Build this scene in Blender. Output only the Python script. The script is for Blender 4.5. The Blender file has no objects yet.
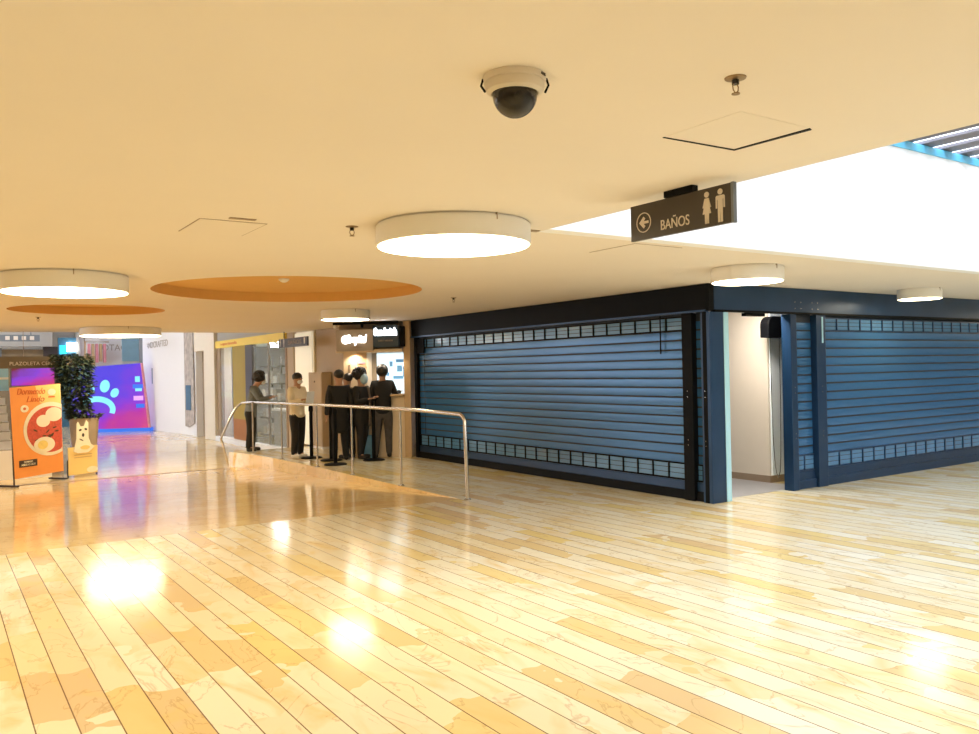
import bpy, bmesh, math, random
from mathutils import Vector, Matrix
C = bpy.context.scene.collection
random.seed(7)
PI = math.pi
# ------------------------------------------------------------------ camera
cam_d = bpy.data.cameras.new('camera'); cam = bpy.data.objects.new('camera', cam_d); C.objects.link(cam)
cam_d.sensor_width = 36; cam_d.lens = 826/979*36; cam_d.clip_end = 300
Rm = [[0.8289002868369362, 0.01487860188706614, -0.5591984814782056],
      [-0.5590320394588094, -0.01404098812206188, -0.8290271584882368],
      [-0.020186464281022685, 0.9997907170295403, -0.0033209639246288333]]
M4 = Matrix(Rm).to_4x4(); M4.translation = (0, 0, 1.6)
cam.matrix_world = M4
bpy.context.scene.camera = cam
# ------------------------------------------------------------------ sky, exposure
w = bpy.data.worlds.new('sky'); bpy.context.scene.world = w; w.use_nodes = True
bgn = w.node_tree.nodes['Background']
bgn.inputs[0].default_value = (0.80, 0.88, 1.0, 1); bgn.inputs[1].default_value = 3.4
vs = bpy.context.scene.view_settings
vs.view_transform = 'Standard'; vs.look = 'None'; vs.gamma = 1; vs.exposure = 0.93
LAMP = 10.0
CZ = 2.551           # ceiling height
LZ = -0.30           # lower floor

# ------------------------------------------------------------------ materials
def mat(name, col, rough=0.5, metal=0.0, emit=None, estr=0.0, var=0.0, vscale=6.0, spec=0.5, trans=0.0, bump=0.0, alpha=1.0):
    m = bpy.data.materials.new(name); m.use_nodes = True
    nt = m.node_tree; b = nt.nodes['Principled BSDF']
    b.inputs['Base Color'].default_value = (*col, 1); b.inputs['Roughness'].default_value = rough
    b.inputs['Metallic'].default_value = metal; b.inputs['Specular IOR Level'].default_value = spec
    if trans: b.inputs['Transmission Weight'].default_value = trans
    if alpha < 1: b.inputs['Alpha'].default_value = alpha
    if emit: b.inputs['Emission Color'].default_value = (*emit, 1); b.inputs['Emission Strength'].default_value = estr
    if var or bump:
        tc = nt.nodes.new('ShaderNodeTexCoord'); n = nt.nodes.new('ShaderNodeTexNoise')
        n.inputs['Scale'].default_value = vscale; n.inputs['Detail'].default_value = 4
        nt.links.new(tc.outputs['Object'], n.inputs['Vector'])
        if var:
            mx = nt.nodes.new('ShaderNodeMix'); mx.data_type = 'RGBA'
            mx.inputs[6].default_value = (*[max(0, c*(1-var)) for c in col], 1)
            mx.inputs[7].default_value = (*[min(1, c*(1+var)) for c in col], 1)
            nt.links.new(n.outputs['Fac'], mx.inputs[0]); nt.links.new(mx.outputs[2], b.inputs['Base Color'])
        if bump:
            bp = nt.nodes.new('ShaderNodeBump'); bp.inputs['Strength'].default_value = bump; bp.inputs['Distance'].default_value = 0.01
            nt.links.new(n.outputs['Fac'], bp.inputs['Height']); nt.links.new(bp.outputs[0], b.inputs['Normal'])
    return m

def math_node(nt, op, a, b=None, c=None):
    n = nt.nodes.new('ShaderNodeMath'); n.operation = op
    for i, v in enumerate((a, b, c)):
        if v is None: continue
        if isinstance(v, (int, float)): n.inputs[i].default_value = v
        else: nt.links.new(v, n.inputs[i])
    return n.outputs[0]

def marble(name, planks=True):
    warm = not planks
    m = bpy.data.materials.new(name); m.use_nodes = True
    nt = m.node_tree; b = nt.nodes['Principled BSDF']; L = nt.links.new
    tc = nt.nodes.new('ShaderNodeTexCoord'); sep = nt.nodes.new('ShaderNodeSeparateXYZ'); L(tc.outputs['Object'], sep.inputs[0])
    X, Y = sep.outputs[0], sep.outputs[1]
    if not planks: X, Y = Y, X
    wd = 0.168 if planks else 0.42
    sx = math_node(nt, 'DIVIDE', math_node(nt, 'SUBTRACT', X, 0.36), wd)
    idx = math_node(nt, 'FLOOR', sx); fx = math_node(nt, 'FRACT', sx)
    wn = nt.nodes.new('ShaderNodeTexWhiteNoise'); wn.noise_dimensions = '1D'; L(idx, wn.inputs['W'])
    ns = nt.nodes.new('ShaderNodeTexNoise'); ns.inputs['Scale'].default_value = 2.2; ns.inputs['Detail'].default_value = 3; L(tc.outputs['Object'], ns.inputs['Vector'])
    yy = math_node(nt, 'ADD', math_node(nt, 'MULTIPLY', Y, 1.15), math_node(nt, 'MULTIPLY', wn.outputs['Value'], 9.0))
    yy = math_node(nt, 'ADD', yy, math_node(nt, 'MULTIPLY', ns.outputs['Fac'], 1.6))
    idy = math_node(nt, 'FLOOR', yy)
    cmb = nt.nodes.new('ShaderNodeCombineXYZ'); L(idx, cmb.inputs[0]); L(idy, cmb.inputs[1])
    w2 = nt.nodes.new('ShaderNodeTexWhiteNoise'); w2.noise_dimensions = '3D'; L(cmb.outputs[0], w2.inputs['Vector'])
    ramp = nt.nodes.new('ShaderNodeValToRGB'); r = ramp.color_ramp; r.interpolation = 'LINEAR'
    stops = [(0.0, (.83, .76, .55)), (0.33, (.87, .83, .65)), (0.55, (.82, .70, .44)), (0.68, (.88, .86, .72)), (0.84, (.82, .66, .27)), (1.0, (.72, .55, .33))]
    if warm: stops = [(0, (.86, .64, .33)), (.5, (.88, .69, .38)), (1, (.82, .58, .27))]
    r.elements[0].position = 0; r.elements[0].color = (*stops[0][1], 1); r.elements[1].position = 1; r.elements[1].color = (*stops[-1][1], 1)
    for p, c in stops[1:-1]:
        e = r.elements.new(p); e.color = (*c, 1)
    L(w2.outputs['Value'], ramp.inputs[0])
    col = ramp.outputs[0]
    # soft clouds of warmer stone
    mp = nt.nodes.new('ShaderNodeVectorMath'); mp.operation = 'MULTIPLY_ADD'; L(tc.outputs['Object'], mp.inputs[0]); mp.inputs[1].default_value = (1, .45, 1)
    L(w2.outputs['Color'], mp.inputs[2])
    n2 = nt.nodes.new('ShaderNodeTexNoise'); n2.inputs['Scale'].default_value = 3.2; n2.inputs['Detail'].default_value = 6; n2.inputs['Distortion'].default_value = 1.2; L(mp.outputs[0], n2.inputs['Vector'])
    rr = nt.nodes.new('ShaderNodeMapRange'); rr.inputs[1].default_value = .5; rr.inputs[2].default_value = .72; L(n2.outputs['Fac'], rr.inputs[0])
    mx = nt.nodes.new('ShaderNodeMix'); mx.data_type = 'RGBA'; L(math_node(nt, 'MULTIPLY', rr.outputs[0], .8), mx.inputs[0]); L(col, mx.inputs[6]); mx.inputs[7].default_value = (.78, .58, .25, 1)
    # thin veins
    n3 = nt.nodes.new('ShaderNodeTexNoise'); n3.inputs['Scale'].default_value = 2.0; n3.inputs['Detail'].default_value = 7; n3.inputs['Distortion'].default_value = 2.0; L(mp.outputs[0], n3.inputs['Vector'])
    v = math_node(nt, 'ABSOLUTE', math_node(nt, 'SUBTRACT', n3.outputs['Fac'], .47))
    v = math_node(nt, 'SUBTRACT', 1.0, math_node(nt, 'MINIMUM', math_node(nt, 'MULTIPLY', v, 90.0), 1.0))
    mx2 = nt.nodes.new('ShaderNodeMix'); mx2.data_type = 'RGBA'; L(math_node(nt, 'MULTIPLY', v, .42), mx2.inputs[0]); L(mx.outputs[2], mx2.inputs[6]); mx2.inputs[7].default_value = (.42, .25, .10, 1)
    # joints
    j = math_node(nt, 'LESS_THAN', fx, 0.038 if planks else 0.012)
    mx3 = nt.nodes.new('ShaderNodeMix'); mx3.data_type = 'RGBA'; L(math_node(nt, 'MULTIPLY', j, .88 if planks else .4), mx3.inputs[0]); L(mx2.outputs[2], mx3.inputs[6]); mx3.inputs[7].default_value = (.12, .055, .02, 1)
    L(mx3.outputs[2], b.inputs['Base Color'])
    b.inputs['Specular IOR Level'].default_value = .5
    b.inputs['Roughness'].default_value = .13 if planks else .10
    n4 = nt.nodes.new('ShaderNodeTexNoise'); n4.inputs['Scale'].default_value = 1.6; n4.inputs['Detail'].default_value = 2; L(tc.outputs['Object'], n4.inputs['Vector'])
    bp = nt.nodes.new('ShaderNodeBump'); bp.inputs['Strength'].default_value = .12; bp.inputs['Distance'].default_value = .004
    L(n4.outputs['Fac'], bp.inputs['Height']); L(bp.outputs[0], b.inputs['Normal'])
    return m

M = {}
M['marble'] = marble('marble_planks'); M['ramp'] = marble('marble_ramp', False); M['plat'] = M['ramp']
M['ceil'] = mat('ceiling_paint', (.80, .72, .63), .85, var=.03, vscale=1.2, bump=.05)
M['coffer'] = mat('ochre_paint', (.74, .43, .13), .8, var=.05)
M['white'] = mat('white_plaster', (.88, .88, .90), .8, var=.015)
M['wall'] = mat('cream_plaster', (.78, .70, .58), .8, var=.03)
M['tan'] = mat('tan_panel', (.50, .39, .27), .6, var=.05)
M['taupe'] = mat('taupe_panel', (.34, .25, .17), .6, var=.05)
M['black'] = mat('black_metal', (.004, .0045, .0055), .5, var=.2, spec=.10)  # on the left shutter frame this black also stands for shade
M['navy'] = mat('navy_daylit_metal', (.013, .045, .11), .33, .3, var=.25, vscale=3)  # frame metal as on the left face, with blue daylight put into its colour
M['slat'] = mat('blue_slat', (.046, .155, .34), .26, .2, var=.08, vscale=1.5)
M['pane'] = mat('shutter_pane', (.09, .22, .40), .14, var=.1, vscale=9)
M['gap'] = mat('dark_gap', (.01, .015, .025), .6)
M['steel'] = mat('brushed_steel', (.62, .60, .57), .22, .95, var=.06, vscale=30)
M['lampside'] = mat('lamp_casing', (.85, .82, .78), .5, var=.02)
M['lampglow'] = mat('lamp_diffuser', (.9, .9, .9), .5, emit=(1, .84, .56), estr=LAMP)
M['daylamp'] = mat('room_lamp_diffuser', (.9, .9, .9), .5, emit=(1, .90, .80), estr=60)
M['signbrown'] = mat('dark_brown_sign', (.048, .036, .026), .35, var=.1)
M['signink'] = mat('sign_lettering', (.72, .64, .54), .5, var=.02)
M['daylit_face'] = mat('daylit_face_paint', (.84, .92, .95), .5, var=.02)  # daylight on the inner wall face, put in as pale blue colour
M['jamb'] = mat('pale_blue_jamb', (.42, .72, .86), .3, var=.03)
M['orange'] = mat('orange_print', (.93, .36, .09), .6, var=.05)
M['yellow'] = mat('yellow_print', (.93, .70, .26), .6, var=.05)
M['paleyellow'] = mat('pale_yellow_print', (.90, .68, .28), .6, var=.04)
M['red'] = mat('red_pasta_print', (.62, .10, .06), .6, var=.45, vscale=22)
M['cream'] = mat('cream_print', (.90, .84, .68), .6, var=.05)
M['yolk'] = mat('yolk_print', (.92, .70, .22), .6, var=.15, vscale=20)
M['ink'] = mat('dark_ink', (.05, .035, .03), .6)
M['rust'] = mat('rust_ink', (.72, .16, .04), .6)
M['glowing_wall'] = mat('glowing_cream_wall', (.8, .75, .6), .5, emit=(1, .88, .66), estr=.22)  # emission added to brighten a cream wall that is no lamp
M['darksign'] = mat('dark_taupe_sign', (.15, .115, .075), .5, var=.1)
M['leaf'] = mat('dark_leaf', (.045, .065, .035), .5, var=.5, vscale=9)
M['leafblue'] = mat('blue_green_leaf', (.05, .10, .12), .5, var=.5, vscale=9)
M['stem'] = mat('brown_stem', (.10, .06, .03), .8, var=.2)
M['pot'] = mat('clay_pot', (.36, .28, .20), .7, var=.1)
M['skin'] = mat('skin', (.42, .23, .14), .55, var=.06)
M['hair'] = mat('black_hair', (.012, .010, .009), .5, var=.4, vscale=40, bump=.6)
M['cloth_black'] = mat('black_cloth', (.012, .011, .011), .85, var=.2, vscale=20)
M['cloth_grey'] = mat('grey_cloth', (.16, .18, .20), .85, var=.25, vscale=25)
M['cloth_cream'] = mat('cream_cloth', (.80, .70, .52), .85, var=.08, vscale=20)
M['cloth_jeans'] = mat('charcoal_jeans', (.085, .075, .07), .85, var=.35, vscale=14)
M['cloth_check'] = mat('patterned_cloth', (.16, .12, .09), .85, var=.9, vscale=45)
M['shoe_white'] = mat('white_shoe', (.78, .74, .68), .6, var=.05)
M['shoe_black'] = mat('black_shoe', (.02, .018, .017), .6, var=.05)
M['mask'] = mat('white_face_mask', (.72, .76, .78), .7, var=.03)
M['visor'] = mat('pale_blue_visor', (.40, .60, .74), .15, var=.05, alpha=.75)
M['bag'] = mat('blue_plastic', (.10, .26, .42), .4, var=.2, vscale=10)
M['kioskcream'] = mat('kiosk_cream_panel', (.74, .60, .42), .5, var=.05)
M['wood'] = mat('pale_wood', (.58, .40, .22), .5, var=.12, vscale=14)
M['glow'] = mat('lit_letters', (1, 1, 1), .5, emit=(.93, .97, 1), estr=5)
M['menu'] = mat('menu_screen', (.5, .7, .8), .4, emit=(.72, .90, 1), estr=.62)
M['menublue'] = mat('menu_blue_tile', (.1, .25, .4), .4, emit=(.10, .30, .55), estr=.35)
M['navysign'] = mat('navy_sign_box', (.035, .06, .09), .4, var=.2)
M['greysign'] = mat('grey_sign_box', (.42, .35, .27), .5, var=.05)
M['fascia_yellow'] = mat('yellow_fascia', (.95, .70, .12), .5, var=.04)
M['mustard'] = mat('mustard_panel', (.42, .30, .03), .5, var=.12, vscale=25)
M['rustpanel'] = mat('rust_panel', (.42, .16, .03), .5, var=.1)
M['greydark'] = mat('dark_grey_frame', (.07, .065, .065), .4, var=.1)
M['shopback'] = mat('shop_back_wall', (.46, .50, .52), .6, var=.2, vscale=2)
M['shopteal'] = mat('pale_teal_bulkhead', (.42, .54, .54), .6, var=.05)
M['shopgrey'] = mat('grey_counter', (.34, .34, .35), .4, var=.1)
M['shopblue'] = mat('backlit_blue_panel', (.1, .4, .7), .4, emit=(.12, .48, 1), estr=.5)
M['product'] = mat('boxed_goods', (.6, .55, .5), .5, var=.5, vscale=12)
M['bluepic'] = mat('blue_picture', (.05, .16, .24), .5, var=.5, vscale=14)
M['mural'] = mat('grey_mural', (.45, .40, .36), .7, var=.75, vscale=5)
M['greyink'] = mat('grey_letters', (.42, .38, .35), .6)
M['pink'] = mat('pink_goods', (.75, .30, .36), .6, var=.35, vscale=10)
M['greywall'] = mat('grey_bulkhead', (.40, .38, .35), .7, var=.05)
M['brownwall'] = mat('brown_shop_wall', (.22, .16, .09), .7, var=.25, vscale=4)
M['slate'] = mat('slate_panel', (.16, .18, .20), .5, var=.1)
M['cyan'] = mat('cyan_light_panel', (.05, .5, .8), .4, emit=(.02, .62, 1), estr=.7)
M['skyblue'] = mat('sky_blue_panel', (.35, .62, .80), .4, var=.1)
M['bluetrim'] = mat('sky_blue_trim', (.12, .48, .75), .4, var=.05)
M['beam'] = mat('grey_violet_slat', (.15, .14, .16), .6, var=.2)
M['brass'] = mat('dull_brass', (.30, .20, .10), .35, .8)
M['domebase'] = mat('camera_housing', (.70, .62, .52), .4, var=.02)
M['module'] = mat('camera_module', (.02, .017, .015), .2, var=.3)
gl = bpy.data.materials.new('tinted_dome'); gl.use_nodes = True
_b = gl.node_tree.nodes['Principled BSDF']; _b.inputs['Base Color'].default_value = (.02, .016, .014, 1); _b.inputs['Roughness'].default_value = .03
_b.inputs['Alpha'].default_value = .86; _b.inputs['Specular IOR Level'].default_value = .45; M['dome'] = gl
g2 = bpy.data.materials.new('shop_glass'); g2.use_nodes = True
_b = g2.node_tree.nodes['Principled BSDF']; _b.inputs['Base Color'].default_value = (.5, .6, .62, 1); _b.inputs['Roughness'].default_value = .03; _b.inputs['Alpha'].default_value = .22; M['glass'] = g2

def screen_mat(name, stops, strength):
    m = bpy.data.materials.new(name); m.use_nodes = True
    nt = m.node_tree; b = nt.nodes['Principled BSDF']; L = nt.links.new
    tc = nt.nodes.new('ShaderNodeTexCoord'); sp = nt.nodes.new('ShaderNodeSeparateXYZ'); L(tc.outputs['Generated'], sp.inputs[0])
    n = nt.nodes.new('ShaderNodeTexNoise'); n.inputs['Scale'].default_value = 3; L(tc.outputs['Generated'], n.inputs['Vector'])
    f = math_node(nt, 'ADD', math_node(nt, 'MULTIPLY', sp.outputs[0], .45), math_node(nt, 'MULTIPLY', math_node(nt, 'SUBTRACT', 1.0, sp.outputs[2]), .5))
    f = math_node(nt, 'ADD', f, math_node(nt, 'MULTIPLY', math_node(nt, 'SUBTRACT', n.outputs['Fac'], .5), .5))
    r = nt.nodes.new('ShaderNodeValToRGB'); L(f, r.inputs[0])
    r.color_ramp.elements[0].position = stops[0][0]; r.color_ramp.elements[0].color = (*stops[0][1], 1)
    r.color_ramp.elements[1].position = stops[-1][0]; r.color_ramp.elements[1].color = (*stops[-1][1], 1)
    for p, c in stops[1:-1]:
        e = r.color_ramp.elements.new(p); e.color = (*c, 1)
    b.inputs['Base Color'].default_value = (.03, .02, .05, 1); b.inputs['Roughness'].default_value = .3
    L(r.outputs[0], b.inputs['Emission Color']); b.inputs['Emission Strength'].default_value = strength
    return m
M['screen'] = screen_mat('violet_screen', [(.15, (.05, .05, .95)), (.42, (.10, .05, .95)), (.6, (.30, .03, .85)), (.78, (.62, .02, .42)), (.97, (.85, .08, .26))], .42)
M['screen2'] = screen_mat('magenta_screen', [(.1, (.25, .03, .03)), (.4, (.30, .06, .9)), (.6, (.60, .03, .6)), (.9, (.75, .03, .2))], .4)
M['paw'] = mat('cyan_screen_graphic', (.1, .4, .5), .4, emit=(.25, .78, .95), estr=.45)
M['pawblue'] = mat('blue_screen_graphic', (.02, .1, .4), .4, emit=(.03, .16, .75), estr=.45)
M['pawpink'] = mat('lilac_screen_graphic', (.4, .2, .5), .4, emit=(.65, .35, .85), estr=.45)

# ------------------------------------------------------------------ mesh helpers
class MB:
    def __init__(s): s.bm = bmesh.new()
    def box(s, x0, y0, z0, x1, y1, z1):
        v = [s.bm.verts.new((x, y, z)) for x in (x0, x1) for y in (y0, y1) for z in (z0, z1)]
        for f in ((0, 1, 3, 2), (4, 6, 7, 5), (0, 4, 5, 1), (2, 3, 7, 6), (0, 2, 6, 4), (1, 5, 7, 3)): s.bm.faces.new([v[i] for i in f])
        return s
    def prism_xz(s, pts, y0, y1):     # polygon in x,z; from y0 (front) to y1 (back)
        a = [s.bm.verts.new((x, y0, z)) for x, z in pts]; b = [s.bm.verts.new((x, y1, z)) for x, z in pts]
        s.bm.faces.new(a); s.bm.faces.new(b[::-1]); n = len(pts)
        for i in range(n): s.bm.faces.new((a[i], b[i], b[(i+1) % n], a[(i+1) % n]))
        return s
    def prism_xy(s, pts, z0, z1):
        a = [s.bm.verts.new((x, y, z0)) for x, y in pts]; b = [s.bm.verts.new((x, y, z1)) for x, y in pts]
        s.bm.faces.new(a[::-1]); s.bm.faces.new(b); n = len(pts)
        for i in range(n): s.bm.faces.new((a[i], a[(i+1) % n], b[(i+1) % n], b[i]))
        return s
    def lathe(s, prof, n=32, c=(0, 0, 0), axis='z'):
        rings = []
        for r, z in prof:
            ring = []
            for i in range(n):
                a = 2*PI*i/n; p = (r*math.cos(a), r*math.sin(a), z)
                if axis == 'y': p = (p[0], p[2], p[1])
                ring.append(s.bm.verts.new((c[0]+p[0], c[1]+p[1], c[2]+p[2])))
            rings.append(ring)
        for a, b in zip(rings, rings[1:]):
            for i in range(n): s.bm.faces.new((a[i], a[(i+1) % n], b[(i+1) % n], b[i]))
        s.bm.faces.new(rings[0][::-1]); s.bm.faces.new(rings[-1])
        return s
    def tube(s, pts, r, n=10):
        pts = [Vector(p) for p in pts]; rings = []
        for i, p in enumerate(pts):
            d = (pts[min(i+1, len(pts)-1)]-pts[max(i-1, 0)]).normalized()
            u = d.cross(Vector((0, 0, 1)))
            if u.length < .1: u = d.cross(Vector((1, 0, 0)))
            u.normalize(); v = d.cross(u)
            if rings and False: pass
            rings.append([s.bm.verts.new(p+(u*math.cos(2*PI*k/n)+v*math.sin(2*PI*k/n))*r) for k in range(n)])
        for a, b in zip(rings, rings[1:]):
            # align rings to limit twist
            best = min(range(n), key=lambda o: sum((a[k].co-b[(k+o) % n].co).length for k in range(n)))
            bb = [b[(k+best) % n] for k in range(n)]
            for i in range(n): s.bm.faces.new((a[i], a[(i+1) % n], bb[(i+1) % n], bb[i]))
            b[:] = bb
        s.bm.faces.new(rings[0][::-1]); s.bm.faces.new(rings[-1])
        return s
    def ball(s, c, r, sc=(1, 1, 1), n=14):
        m = Matrix.Translation(c) @ Matrix.Diagonal((sc[0]*r, sc[1]*r, sc[2]*r, 1))
        bmesh.ops.create_uvsphere(s.bm, u_segments=n, v_segments=max(6, n//2+1), radius=1, matrix=m); return s
    def build(s, name, m, parent=None, smooth=False, bevel=0, loc=None):
        bmesh.ops.recalc_face_normals(s.bm, faces=s.bm.faces)
        me = bpy.data.meshes.new(name); s.bm.to_mesh(me); s.bm.free()
        o = bpy.data.objects.new(name, me); C.objects.link(o); me.materials.append(M[m] if isinstance(m, str) else m)
        if smooth:
            for p in me.polygons: p.use_smooth = True
            mo = o.modifiers.new('edge', 'EDGE_SPLIT'); mo.split_angle = math.radians(40)
        if bevel:
            mo = o.modifiers.new('bevel', 'BEVEL'); mo.width = bevel; mo.segments = 2; mo.limit_method = 'ANGLE'
        if parent: o.parent = parent
        if loc: o.location = loc
        return o

def thing(name, label, cat, loc=(0, 0, 0), rz=0, group=None):
    o = bpy.data.objects.new(name, None); C.objects.link(o); o.empty_display_size = .1
    o.location = loc; o.rotation_euler = (0, 0, rz); return tag(o, label, cat, group)
def tag(o, label, cat, group=None):
    o['label'] = label; o['category'] = cat
    if group: o['group'] = group
    return o
def struct(o): o['kind'] = 'structure'; return o

def text(name, s, size, parent, m, x, y, z, width=None, shear=0, depth=.003, rot=(PI/2, 0, 0), bold=0):
    cu = bpy.data.curves.new('t', 'FONT'); cu.body = s; cu.size = size; cu.extrude = depth; cu.shear = shear; cu.offset = bold
    cu.align_x = 'CENTER'; cu.align_y = 'CENTER'
    t = bpy.data.objects.new('t', cu); C.objects.link(t)
    bpy.context.view_layer.update()
    me = bpy.data.meshes.new_from_object(t.evaluated_get(bpy.context.evaluated_depsgraph_get()))
    bpy.data.objects.remove(t)
    xs = [v.co.x for v in me.vertices]; wd = max(xs)-min(xs) if xs else 1
    me.transform(Matrix.Diagonal((width/wd if width else 1, 1, 1, 1)))
    me.transform(Matrix.Translation((x, y, z)) @ Matrix.Rotation(rot[2], 4, 'Z') @ Matrix.Rotation(rot[0], 4, 'X'))
    me.materials.clear(); me.materials.append(M[m])
    o = bpy.data.objects.new(name, me); C.objects.link(o); o.parent = parent; return o

def curve_mesh(outer, holes, z0, z1):
    cu = bpy.data.curves.new('c', 'CURVE'); cu.dimensions = '2D'; cu.fill_mode = 'BOTH'; cu.extrude = (z1-z0)/2
    for poly in [outer]+holes:
        sp = cu.splines.new('POLY'); sp.points.add(len(poly)-1); sp.use_cyclic_u = True
        for i, p in enumerate(poly): sp.points[i].co = (p[0], p[1], 0, 1)
    t = bpy.data.objects.new('c', cu); C.objects.link(t); bpy.context.view_layer.update()
    me = bpy.data.meshes.new_from_object(t.evaluated_get(bpy.context.evaluated_depsgraph_get()))
    bpy.data.objects.remove(t)
    me.transform(Matrix.Translation((0, 0, (z0+z1)/2))); return me
def circ(cx, cy, r, n=64): return [(cx+r*math.cos(2*PI*i/n), cy+r*math.sin(2*PI*i/n)) for i in range(n)]

# ------------------------------------------------------------------ setting: floors
RY0, RY1, RX = 8.75, 17.0, 5.42
b = MB(); b.box(-9, -9, -.5, 26, RY0, 0); b.prism_xy([(RX, RY0), (26, RY0), (26, 17.3), (5.10, 17.3), (5.27, 16.5), (5.38, 15.4), (RX, 13.8)], -.5, 0)
struct(b.build('floor', 'marble'))
b = MB()
v = [b.bm.verts.new(p) for p in ((-9, RY0, 0), (RX, RY0, 0), (RX, RY1, LZ), (-9, RY1, LZ), (-9, RY0, -.6), (RX, RY0, -.6), (RX, RY1, -.6), (-9, RY1, -.6))]
for f in ((0, 1, 2, 3), (7, 6, 5, 4), (0, 4, 5, 1), (1, 5, 6, 2), (2, 6, 7, 3), (3, 7, 4, 0)): b.bm.faces.new([v[i] for i in f])
struct(b.build('floor', 'ramp'))
struct(MB().box(-9, RY1, -.6, 26, 48, LZ).build('floor', 'ramp'))
struct(MB().box(-9, RY1-.06, LZ-.01, 4.9, RY1+.02, LZ+.006).build('trim_1', 'taupe'))
# rounded nosing along the raised edge

ed = [(5.10, 17.3), (5.27, 16.5), (5.38, 15.4), (RX, 13.8), (RX, 9.0)]
b = MB()
outp = [(x-.012, y) for x, y in ed]
struct(b.prism_xy(ed+outp[::-1], -.5, -.002).build('trim_2', 'ramp'))
# ceiling slab with the big opening and two round coffers
VX0, VX1, VY0, VY1 = 3.5, 19.0, -6.5, 4.435
me = curve_mesh([(-9, -9), (26, -9), (26, 18.3), (9, 18.3), (7.2, 18.55), (1.2, 19.1), (-9, 20)],
                [[(VX0, VY0), (VX1, VY0), (VX1, VY1), (VX0, VY1)], circ(3.43, 9.13, 1.5, 96), circ(1.83, 12.75, 1.0, 72)], CZ, CZ+.13)
me.materials.clear(); me.materials.append(M['ceil'])
ce = bpy.data.objects.new('ceiling', me); C.objects.link(ce); struct(ce)
struct(MB().lathe([(1.56, CZ+.12), (1.56, CZ+.2)], 96, (3.43, 9.13, 0)).build('ceiling', 'coffer'))
struct(MB().lathe([(1.06, CZ+.12), (1.06, CZ+.2)], 72, (1.83, 12.75, 0)).build('ceiling', 'coffer'))
def coffer_ring(cx, cy, r, n):
    b = MB(); n_ = n
    ring = [[b.bm.verts.new((cx+q*math.cos(2*PI*i/n_), cy+q*math.sin(2*PI*i/n_), z)) for i in range(n_)] for q, z in ((r+.004, CZ+.001), (r+.004, CZ+.125), (r-.004, CZ+.125), (r-.004, CZ+.001))]
    for k in range(4):
        A, B_ = ring[k], ring[(k+1) % 4]
        for i in range(n_): b.bm.faces.new((A[i], A[(i+1) % n_], B_[(i+1) % n_], B_[i]))
    return b
struct(coffer_ring(3.43, 9.13, 1.5, 96).build('trim_3', 'coffer'))
struct(coffer_ring(1.83, 12.75, 1.0, 72).build('trim_4', 'coffer'))
# shaft walls of the opening
struct(MB().box(VX0+.002, VY1-.012, CZ-.001, VX1-.002, VY1+.12, 3.69).build('wall_far_shaft', 'white'))
struct(MB().box(VX0-.12, VY0, CZ+.131, VX0, VY1+.12, 3.9).build('wall_left_shaft', 'white'))
struct(MB().box(VX1, VY0, CZ+.131, VX1+.12, VY1+.12, 3.9).build('wall_right_shaft', 'white'))
struct(MB().box(VX0, VY0-.12, CZ+.131, VX1, VY0, 3.9).build('wall_near_shaft', 'white'))
struct(MB().box(VX0, VY1-.03, 3.69, VX1, VY1+.12, 3.765).build('trim_5', 'bluetrim'))
b = thing('slatted_roof', 'grey slatted roof grille above the white-walled ceiling opening', 'roof grille', (0, 0, 3.78))
x = 4.15
while x < VX1:
    MB().box(x, VY0, 0, x+.235, VY1+.1, .03).build('slat', 'beam', b); x += .375
# enclosing walls
me = curve_mesh([(-9, 18.7), (26, 18.0), (26, 40.3), (-9, 40.3)], [[(-6, 25.2), (5.5, 25.2), (5.5, 26.5), (-6, 26.5)], [(-6, 33.0), (5.5, 33.0), (5.5, 34.4), (-6, 34.4)]], 4.9, 5.05)
me.materials.clear(); me.materials.append(M['ceil'])
cf = bpy.data.objects.new('ceiling', me); C.objects.link(cf); struct(cf)
struct(MB().box(-9, 18.6, CZ+.131, 26, 18.75, 5.0).build('wall_ceiling_step', 'wall'))
struct(MB().box(26, 18, 0, 26.2, 40.2, 5.0).build('wall_right', 'wall'))
struct(MB().box(-9.2, -9.2, 0, 26.2, -9, 4.0).build('wall_back', 'wall'))
struct(MB().box(-9.2, -9, LZ, -9, 19.5, 5.0).build('wall_left', 'wall'))
struct(MB().box(-9.2, 19.5, LZ, -9, 40, .9).build('wall_left', 'wall'))
struct(MB().box(-9.2, 19.5, 3.3, -9, 40, 5.0).build('wall_left', 'wall'))
wf = MB(); wf.box(-9.15, 19.5, 3.22, -8.98, 40, 3.32)
for q in range(8): wf.box(-9.15, 19.5+2.9*q, .5, -9.05, 19.6+2.9*q, 4.8)
struct(wf.build('added_window_1', 'steel'))  # unseen window added for daylight in the hall and blue on the shutter
struct(MB().box(26, -9, 0, 26.2, 19, 4.0).build('wall_right', 'wall'))
struct(MB().box(-9, 40, LZ, 26, 40.2, 5.2).build('wall_far', 'white'))

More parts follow.
